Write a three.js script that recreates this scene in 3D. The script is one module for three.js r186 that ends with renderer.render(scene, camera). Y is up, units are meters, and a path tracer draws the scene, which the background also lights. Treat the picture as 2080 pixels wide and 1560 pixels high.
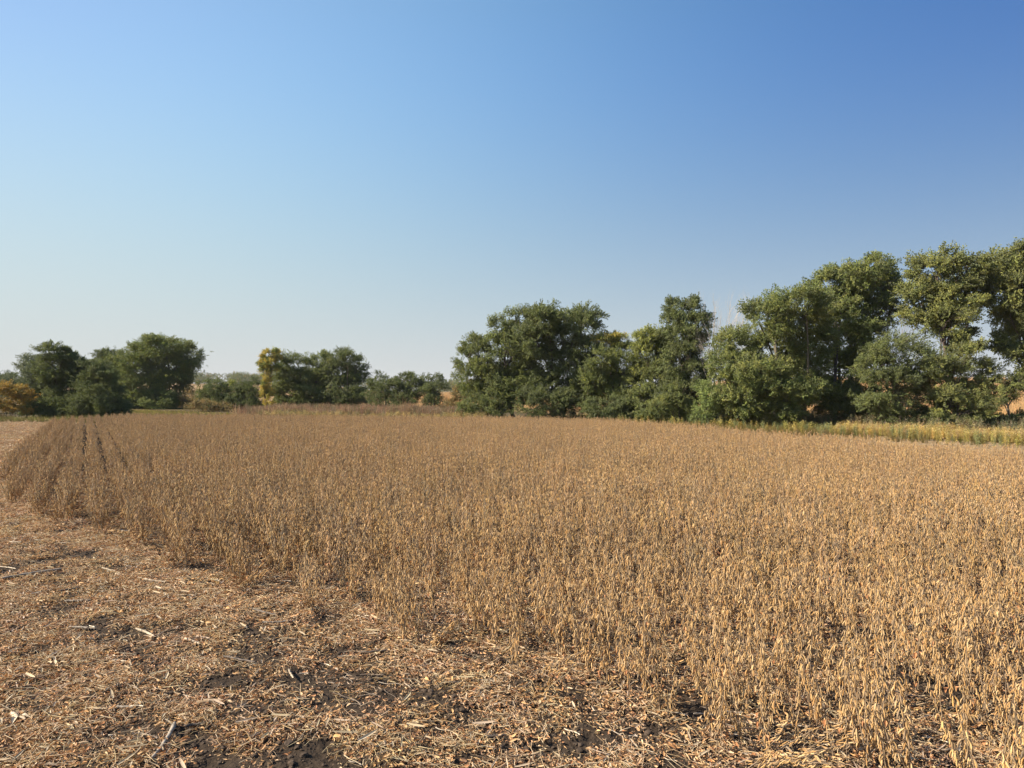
import * as THREE from 'three';
import { ImprovedNoise } from 'three/addons/math/ImprovedNoise.js';

// ---------- camera ----------
const scene = new THREE.Scene();
const renderer = new THREE.WebGLRenderer({ antialias: true });
renderer.setSize(1024, 768);
renderer.toneMapping = THREE.LinearToneMapping;
renderer.toneMappingExposure = 2.45;
renderer.shadowMap.enabled = true;
const EYE = 2.3;                                                // eye above the field, metres
const camera = new THREE.PerspectiveCamera(56.8, 4 / 3, 0.1, 6000);
camera.position.set(0, EYE, 0);
camera.lookAt(0, EYE + 0.0104 * 100, -100);

// ---------- sun and sky ----------
const SUN_AZ = THREE.MathUtils.degToRad(-98), SUN_EL = THREE.MathUtils.degToRad(35);
const sunDir = new THREE.Vector3(Math.sin(SUN_AZ) * Math.cos(SUN_EL), Math.sin(SUN_EL), -Math.cos(SUN_AZ) * Math.cos(SUN_EL));
const sun = new THREE.DirectionalLight(new THREE.Color().setRGB(1, 0.88, 0.71), 5);
sun.name = 'sun';
sun.position.copy(sunDir).multiplyScalar(150).add(new THREE.Vector3(0, 0, -45));
sun.target.position.set(0, 0, -45);
sun.castShadow = true;
sun.shadow.mapSize.set(4096, 4096);
Object.assign(sun.shadow.camera, { left: -110, right: 110, top: 90, bottom: -90, near: 1, far: 400 });
scene.add(sun, sun.target);
{ // clear autumn sky: pale at the horizon, blue above, whiter towards the sun
  const W = 1024, H = 512, data = new Float32Array(W * H * 4);
  const EXPOSED = 2.45;                                         // the camera's exposure, so that the sky keeps its tone
  const K = [[-0.364, -0.917, -0.957, 0.438, 2.499, -0.123, -1.764], [-0.372, -0.231, -0.656, 0.185, 2.076, -0.252, -1.568], [-0.383, -0.067, 0.444, -0.426, 1.07, -0.127, -0.61]];
  for (let j = 0; j < H; j++) {
    const el = ((j + 0.5) / H - 0.5) * Math.PI, y = Math.sin(el), c = Math.cos(el);
    const t = Math.min(Math.max(0, THREE.MathUtils.radToDeg(el) / 24), 1.2);
    for (let i = 0; i < W; i++) {
      const az = ((i + 0.5) / W - 0.5) * 2 * Math.PI;
      const cg = Math.cos(az) * c * sunDir.x + y * sunDir.y + Math.sin(az) * c * sunDir.z;
      const f = -0.35 + Math.log(1 + Math.exp(6 * (cg + 0.35))) / 6;
      for (let k = 0; k < 3; k++) {
        const q = K[k];
        data[(j * W + i) * 4 + k] = Math.exp(q[0] + q[1] * t + q[2] * t * t + q[3] * t * t * t + q[4] * f * t + q[5] * f * t * t + q[6] * f * f * t) / EXPOSED;
      }
      data[(j * W + i) * 4 + 3] = 1;
    }
  }
  const sky = new THREE.DataTexture(data, W, H, THREE.RGBAFormat, THREE.FloatType);
  sky.mapping = THREE.EquirectangularReflectionMapping;
  sky.magFilter = THREE.LinearFilter;
  sky.needsUpdate = true;
  scene.background = sky;
  scene.environment = sky;
}

// ---------- helpers ----------
const rng = (a) => () => { a |= 0; a = (a + 0x6d2b79f5) | 0; let t = Math.imul(a ^ (a >>> 15), 1 | a); t = (t + Math.imul(t ^ (t >>> 7), 61 | t)) ^ t; return ((t ^ (t >>> 14)) >>> 0) / 4294967296; };
const perlin = new ImprovedNoise();
const noise = (x, y, z = 0.37) => perlin.noise(x, y, z);
const V = (x, y, z) => new THREE.Vector3(x, y, z);
const smooth = THREE.MathUtils.smoothstep, lerp = THREE.MathUtils.lerp;
const rgb = (r, g, b) => new THREE.Color().setRGB(r, g, b);
const UP = V(0, 1, 0);
const used = new Map();
const numbered = (n) => { const k = used.get(n) ?? 0; used.set(n, k + 1); return k ? `${n}_${String(k).padStart(3, '0')}` : n; };
function tag(o, label, category, group, kind) {
  if (label) o.userData.label = label;
  if (category) o.userData.category = category;
  if (group) o.userData.group = group;
  if (kind) o.userData.kind = kind;
  return o;
}
const lit = (o) => { o.castShadow = true; o.receiveShadow = true; return o; };

// collects triangles with normals and colours
class Shape {
  constructor() { this.p = []; this.n = []; this.c = []; this.i = []; }
  get count() { return this.p.length / 3; }
  v(x, y, z, nx, ny, nz, c) { this.p.push(x, y, z); this.n.push(nx, ny, nz); this.c.push(c.r, c.g, c.b); return this.count - 1; }
  tube(pts, radii, sides, col, flat = 1) { // tapered tube, closed to a point or a cap at each end
    const start = this.count, m = pts.length, t = V(), a = V(), b = V(), q = V();
    a.set(0.31, 0.2, 0.93);
    for (let k = 0; k < m; k++) {
      t.subVectors(pts[Math.min(m - 1, k + 1)], pts[Math.max(0, k - 1)]).normalize();
      a.addScaledVector(t, -a.dot(t));
      if (a.lengthSq() < 1e-4) a.set(1, 0, 0).addScaledVector(t, -t.x);
      a.normalize(); b.crossVectors(t, a);
      for (let s = 0; s < sides; s++) {
        const w = (s / sides) * Math.PI * 2;
        q.copy(a).multiplyScalar(Math.cos(w)).addScaledVector(b, Math.sin(w) * flat);
        const cc = Array.isArray(col) ? col[k] : col;
        this.v(pts[k].x + q.x * radii[k], pts[k].y + q.y * radii[k], pts[k].z + q.z * radii[k], q.x, q.y, q.z, cc);
      }
    }
    for (let k = 0; k < m - 1; k++) for (let s = 0; s < sides; s++) {
      const e = start + k * sides + s, f = start + k * sides + (s + 1) % sides;
      this.i.push(e, f, e + sides, f, f + sides, e + sides);
    }
    for (const [k, sign] of [[0, -1], [m - 1, 1]]) {
      if (radii[k] < 0.0004) continue;
      t.subVectors(pts[k], pts[k ? k - 1 : 1]).normalize();
      const cc = Array.isArray(col) ? col[k] : col, mid = this.v(pts[k].x, pts[k].y, pts[k].z, t.x, t.y, t.z, cc);
      for (let s = 0; s < sides; s++) { const e = start + k * sides + s, f = start + k * sides + (s + 1) % sides; sign < 0 ? this.i.push(mid, f, e) : this.i.push(mid, e, f); }
    }
  }
  // a leaf: four-sided blade folded along its midrib and curled; o origin, d direction, n face normal
  leaf(o, d, n, len, wid, fold, curl, c) {
    const s = V().crossVectors(d, n).normalize(), P = (u, w, h) => V().copy(o).addScaledVector(d, u * len).addScaledVector(s, w * wid).addScaledVector(n, h);
    const up = fold * wid;
    const pts = [P(0, 0, 0), P(0.45, -0.5, up + curl * len * 0.25), P(0.5, 0, curl * len * 0.18), P(0.45, 0.5, up + curl * len * 0.25), P(1, 0, -curl * len * 0.35)];
    for (const tri of [[0, 2, 1], [0, 3, 2], [2, 4, 1], [2, 3, 4]]) {
      const [A, B, C] = tri.map((k) => pts[k]), nn = V().subVectors(B, A).cross(V().subVectors(C, A)).normalize();
      const k = this.count;
      for (const q of [A, B, C]) this.v(q.x, q.y, q.z, nn.x, nn.y, nn.z, c);
      this.i.push(k, k + 1, k + 2);
    }
  }
  // a dead leaf rolled up across its width and bent along its length
  crisp(o, d, n, len, wid, roll, bend, c) {
    const s = V().crossVectors(d, n).normalize(), k = this.count, A = 3, B = 4, q = V(), m = V();
    for (let i = 0; i <= B; i++) {
      const t = i / B, w = wid * (i === B ? 0.12 : 0.35 + 0.65 * Math.sin(Math.PI * Math.min(1, t * 0.8 + 0.12)));
      for (let j = 0; j <= A; j++) {
        const u = (j / A - 0.5) * roll, e = w / Math.max(0.4, roll);
        q.copy(o).addScaledVector(d, t * len * (1 - 0.2 * Math.abs(bend))).addScaledVector(s, Math.sin(u) * e).addScaledVector(n, (1 - Math.cos(u)) * e + bend * len * (t - 0.5) * (t - 0.5));
        m.copy(n).multiplyScalar(Math.cos(u)).addScaledVector(s, -Math.sin(u)).addScaledVector(d, -2 * bend * (t - 0.5)).normalize();
        this.v(q.x, q.y, q.z, m.x, m.y, m.z, c);
      }
    }
    for (let i = 0; i < B; i++) for (let j = 0; j < A; j++) { const e = k + i * (A + 1) + j; this.i.push(e, e + 1, e + A + 1, e + 1, e + A + 2, e + A + 1); }
  }
  add(g, m, c) { // another Shape placed by a matrix
    const k = this.count, q = V(), nm = new THREE.Matrix3().getNormalMatrix(m);
    for (let j = 0; j < g.count; j++) {
      q.fromArray(g.p, j * 3).applyMatrix4(m); this.p.push(q.x, q.y, q.z);
      q.fromArray(g.n, j * 3).applyMatrix3(nm).normalize(); this.n.push(q.x, q.y, q.z);
      this.c.push(g.c[j * 3] * c.r, g.c[j * 3 + 1] * c.g, g.c[j * 3 + 2] * c.b);
    }
    for (const j of g.i) this.i.push(j + k);
  }
  build() {
    const g = new THREE.BufferGeometry();
    g.setAttribute('position', new THREE.Float32BufferAttribute(this.p, 3));
    g.setAttribute('normal', new THREE.Float32BufferAttribute(this.n, 3));
    g.setAttribute('color', new THREE.Float32BufferAttribute(this.c, 3));
    g.setIndex(this.i);
    return g;
  }
}
const WHITE = rgb(1, 1, 1);
const M = {
  dry: new THREE.MeshPhysicalMaterial({ vertexColors: true, roughness: 0.75, sheen: 0.45, sheenColor: rgb(1, 0.86, 0.66), sheenRoughness: 0.4, side: THREE.DoubleSide, name: 'dry plant' }),
  pod: new THREE.MeshPhysicalMaterial({ vertexColors: true, roughness: 1, transmission: 0.1, sheen: 0.45, sheenColor: rgb(1, 0.86, 0.66), sheenRoughness: 0.4, side: THREE.DoubleSide, name: 'downy dry pod' }),
  litter: new THREE.MeshPhysicalMaterial({ vertexColors: true, roughness: 1, transmission: 0.24, side: THREE.DoubleSide, name: 'dry leaf' }),
  leaf: new THREE.MeshPhysicalMaterial({ vertexColors: true, roughness: 1, transmission: 0.34, side: THREE.DoubleSide, name: 'living leaf' }),
  bark: new THREE.MeshStandardMaterial({ vertexColors: true, roughness: 0.9, name: 'bark' }),
};
function instanced(name, geometry, material, list, parent) { // list of { m: Matrix4, c: Color }
  const o = new THREE.InstancedMesh(geometry, material, list.length);
  o.name = name;
  list.forEach((e, k) => { o.setMatrixAt(k, e.m); o.setColorAt(k, e.c ?? WHITE); });
  parent.add(lit(o));
  return o;
}

// ---------- the lie of the land: plan coordinates x to the right, z ahead (three's -z) ----------
// Rows run 31 degrees west of the view; p is measured across them, s along them.
const ROW = { x: -0.5135, z: 0.8581 };
const pOf = (x, z) => x * ROW.z - z * ROW.x, sOf = (x, z) => x * ROW.x + z * ROW.z;
const xzOf = (p, s) => [p * ROW.z + s * ROW.x, -p * ROW.x + s * ROW.z];
const FIELD = [[-10.9, 14.3], [-29.2, 45], [-29.4, 55], [-14, 52], [-1.3, 49], [5.5, 45.5], [9.3, 38.5], [13.4, 25.4], [17.2, 19], [24, 8], [16, -5.5], [-2.9, 8.2]];
const inside = (poly, x, z) => { let r = false; for (let i = 0, j = poly.length - 1; i < poly.length; j = i++) { const [a, b] = poly[i], [c, d] = poly[j]; if ((b > z) !== (d > z) && x < ((c - a) * (z - b)) / (d - b) + a) r = !r; } return r; };
function ground(x, z) {
  const d = Math.hypot(x, z), q = x / Math.max(z, 20);
  let h = 0;
  if (d < 60) h += (0.02 * noise(x * 2.1, z * 2.1) + 0.018 * noise(x * 6.3, z * 6.3) + 0.014 * noise(x * 15, z * 15) + (d < 16 ? 0.007 * noise(x * 38, z * 38) : 0)) * (1 - smooth(d, 30, 60));
  if (z > 60) {
    const amp = 2.0 + 3.0 * smooth(q, 0.12, 0.4) + 0.25 * noise(x * 0.01, z * 0.01);
    h += amp * smooth(z, 66, q > 0.1 ? 170 : 260);
    h += 7 * smooth(q, -0.75, -0.5) * (1 - smooth(q, -0.3, -0.16)) * smooth(z, 330, 620);
  }
  return h;
}
const inView = (x, z, m = 1.5) => z > 1 && Math.abs(x) < z * 0.735 + m;

// ---------- ground sheet ----------
{
  const radii = [], turns = [], pos = [0, ground(0, 0), 0], uv = [0, 0], col = [], idx = [];
  for (let d = 1.2; d < 3.4; d *= 1.15) radii.push(d);
  for (let d = 3.4; d < 14; d *= 1.007) radii.push(d);          // fine enough for clods where the soil is near
  for (let d = 14; d < 4300; d *= 1.049) radii.push(d);
  for (let k = 0; k < 460; k++) turns.push(lerp(-0.75, 0.75, k / 460));
  for (let k = 0; k < 90; k++) turns.push(lerp(0.75, 2 * Math.PI - 0.75, k / 90));
  const sectors = turns.length;
  const soil = [0.06, 0.044, 0.032], residue = [0.27, 0.175, 0.09], grass = [0.13, 0.10, 0.045], gold = [0.38, 0.255, 0.12], track = [0.42, 0.31, 0.18], floor = [0.085, 0.062, 0.035];
  const tint = (x, z) => {
    const d = Math.hypot(x, z), p = pOf(x, z), s = sOf(x, z), n = noise(x * 0.7, z * 0.7) + 0.5 * noise(x * 3, z * 3);
    let c = soil;
    const mix = (a, b, t) => a.map((v, k) => lerp(v, b[k], Math.min(1, Math.max(0, t))));
    if (!inside(FIELD, x, z) && d > 13) c = mix(soil, residue, 0.62 + 0.35 * n);
    if (p > 25 && p < 34.8 && s < 24 && !inside(FIELD, x, z)) c = mix(track, residue, 0.3 + 0.4 * n);
    if (p >= 34.8 || (p > 25 && s >= 24) || z > 54) c = mix(grass, floor, 0.5 + n);
    if (p > 41 || z > (x < -8 ? 112 : 84)) c = mix(gold, residue, 0.4 + 0.5 * n);
    const w = 1 + 0.14 * noise(x * 1.7, z * 1.7, 5);
    return c.map((v) => v * w);
  };
  col.push(...tint(0, 0));
  for (let r = 0; r < radii.length; r++) {
    const d = radii[r];
    for (let a = 0; a < sectors; a++) {
      const w = turns[a], x = Math.sin(w) * d, z = Math.cos(w) * d;
      pos.push(x, ground(x, z), -z); uv.push(x / 1.3, z / 1.3); col.push(...tint(x, z));
      const e = 1 + r * sectors + a, f = 1 + r * sectors + ((a + 1) % sectors);
      if (r === 0) idx.push(0, f, e); else idx.push(e - sectors, f - sectors, e, f - sectors, f, e);
    }
  }
  const g = new THREE.BufferGeometry();
  g.setAttribute('position', new THREE.Float32BufferAttribute(pos, 3));
  g.setAttribute('color', new THREE.Float32BufferAttribute(col, 3));
  g.setAttribute('uv', new THREE.Float32BufferAttribute(uv, 2));
  const S = 512, grain = new Uint8Array(S * S * 4), relief = new Uint8Array(S * S * 4), r = rng(4242); // crumbly soil, 1.3 m a side, without seams
  const layers = [16, 40, 96, 220].map((n) => ({ n, v: Float32Array.from({ length: n * n }, () => r()) }));
  const value = ({ n, v }, x, y) => { const a = x * n, b = y * n, i = Math.floor(a), j = Math.floor(b), u = a - i, w = b - j, q = (k, l) => v[(l % n) * n + (k % n)], s = u * u * (3 - 2 * u), t = w * w * (3 - 2 * w); return lerp(lerp(q(i, j), q(i + 1, j), s), lerp(q(i, j + 1), q(i + 1, j + 1), s), t); };
  for (let y = 0; y < S; y++) for (let x = 0; x < S; x++) {
    const [a, b, c, d] = layers.map((l) => value(l, x / S, y / S)), hgt = 0.3 * a + 0.35 * b + 0.25 * c + 0.1 * d, k = (y * S + x) * 4, tone = 0.55 + 0.25 * a + 0.1 * b + 0.3 * d * d + (c > 0.86 ? 0.25 : 0);
    for (let m = 0; m < 3; m++) { grain[k + m] = Math.min(255, 205 * tone * (m === 2 ? 0.97 : 1)); relief[k + m] = 255 * hgt; }
    grain[k + 3] = relief[k + 3] = 255;
  }
  const texture = (data) => { const t = new THREE.DataTexture(data, S, S); t.wrapS = t.wrapT = THREE.RepeatWrapping; t.magFilter = THREE.LinearFilter; t.needsUpdate = true; return t; };
  const map = texture(grain), bumpMap = texture(relief);
  g.setIndex(idx); g.computeVertexNormals();
  const o = lit(new THREE.Mesh(g, new THREE.MeshPhysicalMaterial({ vertexColors: true, map, bumpMap, bumpScale: 0.022, roughness: 1, specularIntensity: 0.15, side: THREE.DoubleSide, name: 'soil' })));
  o.name = 'ground'; tag(o, 'dark bare soil of the farm field reaching out to the tan far fields', 'ground', null, 'structure');
  scene.add(o);
}

// ---------- trees and shrubs ----------
const PALETTE = { // leaf colours in even light
  elm: [[0.143, 0.175, 0.030], [0.185, 0.199, 0.034], [0.116, 0.148, 0.028]],
  green: [[0.130, 0.159, 0.028], [0.165, 0.182, 0.030], [0.105, 0.133, 0.025]],
  dark: [[0.103, 0.129, 0.025], [0.129, 0.148, 0.027], [0.090, 0.114, 0.023]],
  olive: [[0.165, 0.182, 0.034], [0.204, 0.207, 0.038], [0.132, 0.154, 0.032]],
  amber: [[0.42, 0.255, 0.035], [0.36, 0.24, 0.04], [0.22, 0.18, 0.035]],
  bright: [[0.165, 0.217, 0.042], [0.198, 0.239, 0.046], [0.132, 0.180, 0.036]],
  grey: [[0.13, 0.155, 0.068], [0.16, 0.18, 0.08], [0.10, 0.125, 0.055]],
  yellow: [[0.52, 0.38, 0.04], [0.45, 0.35, 0.045], [0.32, 0.29, 0.045]],
  rust: [[0.30, 0.19, 0.055], [0.24, 0.18, 0.05], [0.18, 0.15, 0.045]],
  gold: [[0.44, 0.33, 0.04], [0.36, 0.29, 0.04], [0.30, 0.26, 0.04]],
  lime: [[0.28, 0.29, 0.042], [0.23, 0.25, 0.04], [0.18, 0.21, 0.04]],
};
const sprays = [0, 1, 2].map((k) => { // a leafy twig about one unit long, growing up +y
  const r = rng(700 + k), g = new Shape(), brown = rgb(0.5, 0.38, 0.3);
  const bend = 0.22 + 0.1 * k, at = (t) => V(bend * t * t, t * 0.9, 0.06 * Math.sin(t * 4 + k));
  g.tube([at(0), at(0.5), at(1)], [0.012, 0.008, 0.003], 3, brown);
  for (let j = 0; j < 30; j++) {
    const t = 0.12 + 0.88 * (j / 29), side = j % 2 ? 1 : -1, b = at(t), off = r() * 0.22;
    const out = V(0.25 + 0.5 * r(), (r() - 0.35) * 0.7, side * (0.6 + 0.5 * r())).normalize();
    b.addScaledVector(out, off);
    const n = V(r() * 2 - 1, r() * 1.6 - 0.5, r() * 2 - 1).normalize(), v = 0.8 + 0.4 * r();
    n.addScaledVector(out, -n.dot(out)).normalize();
    g.leaf(b, out, n, 0.17 + 0.08 * r(), 0.10 + 0.04 * r(), 0.12, 0.2, rgb(v, v, v * (0.9 + 0.2 * r())));
  }
  return g.build();
});
function limb(g, a, b, r0, r1, sag, r, col, sides = 5) {
  const n = 5, pts = [], rad = [], side = V(r() - 0.5, 0, r() - 0.5).multiplyScalar(a.distanceTo(b) * 0.22);
  for (let k = 0; k <= n; k++) {
    const t = k / n, q = V().lerpVectors(a, b, t);
    q.addScaledVector(side, Math.sin(t * Math.PI)); q.y += sag * Math.sin(t * Math.PI) + (r() - 0.5) * 0.03;
    pts.push(q); rad.push(lerp(r0, r1, Math.pow(t, 0.8)));
  }
  g.tube(pts, rad, sides, col);
  return pts;
}
function tree(kind, label, x, z, pal, density, stems, lobes, seed) {
  const r = rng(seed), root = new THREE.Group();
  root.name = numbered(kind); root.position.set(x, ground(x, z), -z);
  tag(root, label, kind === 'shrub' ? 'shrub' : 'tree', kind === 'shrub' ? 'shrubs along the tree lines' : 'trees along the field edges');
  scene.add(root);
  const height = Math.max(...lobes.map((l) => l[1] + l[3])), shrub = kind === 'shrub';
  const small = Math.max(0.32, Math.min(0.46, 0.18 + 0.028 * height)), trim = small * (z < 62 ? 0.5 : 0.25);   // twigs reach past the lobe they grow on
  const L = lobes.map(([dx, y, rx, ry]) => [dx, y - trim * 1.1 * smooth(y / height, 0.5, 0.85), rx, Math.max(0.25, ry - trim * 0.8 * smooth(y / height, 0.5, 0.85))]).map(([dx, y, rx, ry]) => ({ c: V(dx, Math.max(y, ry * 0.55), (r() - 0.5) * (shrub ? 1.3 : 1.7) * rx), rx: rx * 0.93, ry: ry * 0.93, rz: (rx + ry) * (shrub ? 0.55 : 0.62), top: y / height }));
  // wood
  const wood = new Shape(), bark = rgb(0.085 + 0.04 * r(), 0.07 + 0.03 * r(), 0.055 + 0.02 * r());
  const girth = shrub ? 0.035 : 0.011 * height + 0.05, trunks = [];
  for (let k = 0; k < stems; k++) {
    const w = (k / stems) * 6.28 + r(), spread = stems > 1 ? (shrub ? 0.35 : 0.25 + 0.1 * stems) : 0, lean = spread * height * 0.28;
    const foot = V(Math.cos(w) * spread * 0.6, -0.15, Math.sin(w) * spread * 0.6);
    const target = L[Math.floor((k / stems) * L.length)].c, tip = V(lerp(Math.cos(w) * lean, target.x, 0.6), height * (shrub ? 0.6 : 0.72), Math.sin(w) * lean * 0.7);
    trunks.push(limb(wood, foot, tip, girth * (stems > 2 ? 0.75 : 1), girth * 0.3, 0, r, bark, 7));
  }
  for (const l of L) {
    const t = trunks.reduce((best, q) => (q[3].distanceTo(l.c) < best[3].distanceTo(l.c) ? q : best), trunks[0]);
    const from = t[l.c.y > height * 0.62 ? 3 : l.c.y > height * 0.35 ? 2 : 1];
    const pts = limb(wood, from, l.c, girth * 0.42, girth * 0.16, 0.1 * l.ry, r, bark, 5);
    for (let k = 0; k < (shrub ? 3 : 7); k++) {
      const d = V(r() - 0.5, r() - 0.3, r() - 0.5).normalize(), e = l.c.clone().add(V(d.x * l.rx, d.y * l.ry, d.z * l.rz).multiplyScalar(0.92));
      limb(wood, pts[3 + (k % 3)], e, girth * 0.13, 0.008, 0.05, r, bark, 4);
    }
  }
  const trunk = lit(new THREE.Mesh(wood.build(), M.bark)); trunk.name = shrub ? 'stem' : 'trunk'; root.add(trunk);
  // foliage: sprays bunched into clumps on each lobe
  const list = [], q = new THREE.Quaternion(), dir = V(), at = V();
  for (const l of L) {
    const clumps = [], m = 10 + Math.round(8 * l.rx * l.ry);
    for (let k = 0; k < m; k++) {
      const d = V(r() * 2 - 1, r() * 2 - 0.85, r() * 2 - 1); if (d.lengthSq() < 0.05) d.y = 1;
      d.normalize().multiplyScalar(0.3 + 0.78 * Math.sqrt(r()));
      clumps.push({ o: V(l.c.x + d.x * l.rx, l.c.y + d.y * l.ry, l.c.z + d.z * l.rz), d, w: 0.3 + 0.7 * r(), tone: 0.82 + 0.36 * r(), pick: r() });
    }
    const n = Math.round(density * 430 * (l.rx * l.ry + 0.25 * l.rz));
    for (let k = 0; k < n; k++) {
      const cl = clumps[Math.floor(r() * m)], g = () => (r() + r() + r() - 1.5) * 0.62;
      at.set(cl.o.x + g() * l.rx * cl.w, cl.o.y + g() * l.ry * cl.w * 0.8, cl.o.z + g() * l.rz * cl.w);
      if (at.y < 0.08) at.y = 0.08 + 0.3 * r();
      dir.copy(at).sub(l.c).normalize().multiplyScalar(0.9).add(V((r() - 0.5) * 1.2 + 0.25, (r() - 0.4) * 0.9, (r() - 0.5) * 1.2)).normalize();
      q.setFromUnitVectors(UP, dir);
      q.multiply(new THREE.Quaternion().setFromAxisAngle(UP, r() * 6.28));
      const s = small * (0.65 + 0.7 * r());
      let set = PALETTE[pal];
      if (pal === 'goldtop') set = l.top > 0.78 ? (r() < 0.4 ? PALETTE.lime : PALETTE.gold) : cl.pick > 0.9 ? PALETTE.lime : PALETTE.green;
      if (pal === 'yellow' && cl.pick > 0.75) set = PALETTE.lime;
      if (pal === 'limetop') set = l.top > 0.8 ? PALETTE.lime : cl.pick > 0.86 ? PALETTE.lime : PALETTE.green;
      if ((pal === 'elm' || pal === 'green') && cl.pick > 0.93) set = PALETTE.olive;
      const b = set[Math.floor(r() * 3)], v = cl.tone * (0.85 + 0.3 * r());
      list.push({ m: new THREE.Matrix4().compose(at.clone(), q.clone(), V(s, s, s)), c: rgb(b[0] * v, b[1] * v, b[2] * v) });
    }
  }
  const crown = instanced('crown', sprays[seed % 3], M.leaf, list, root);
  crown.userData.kind = 'stuff';
}
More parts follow.
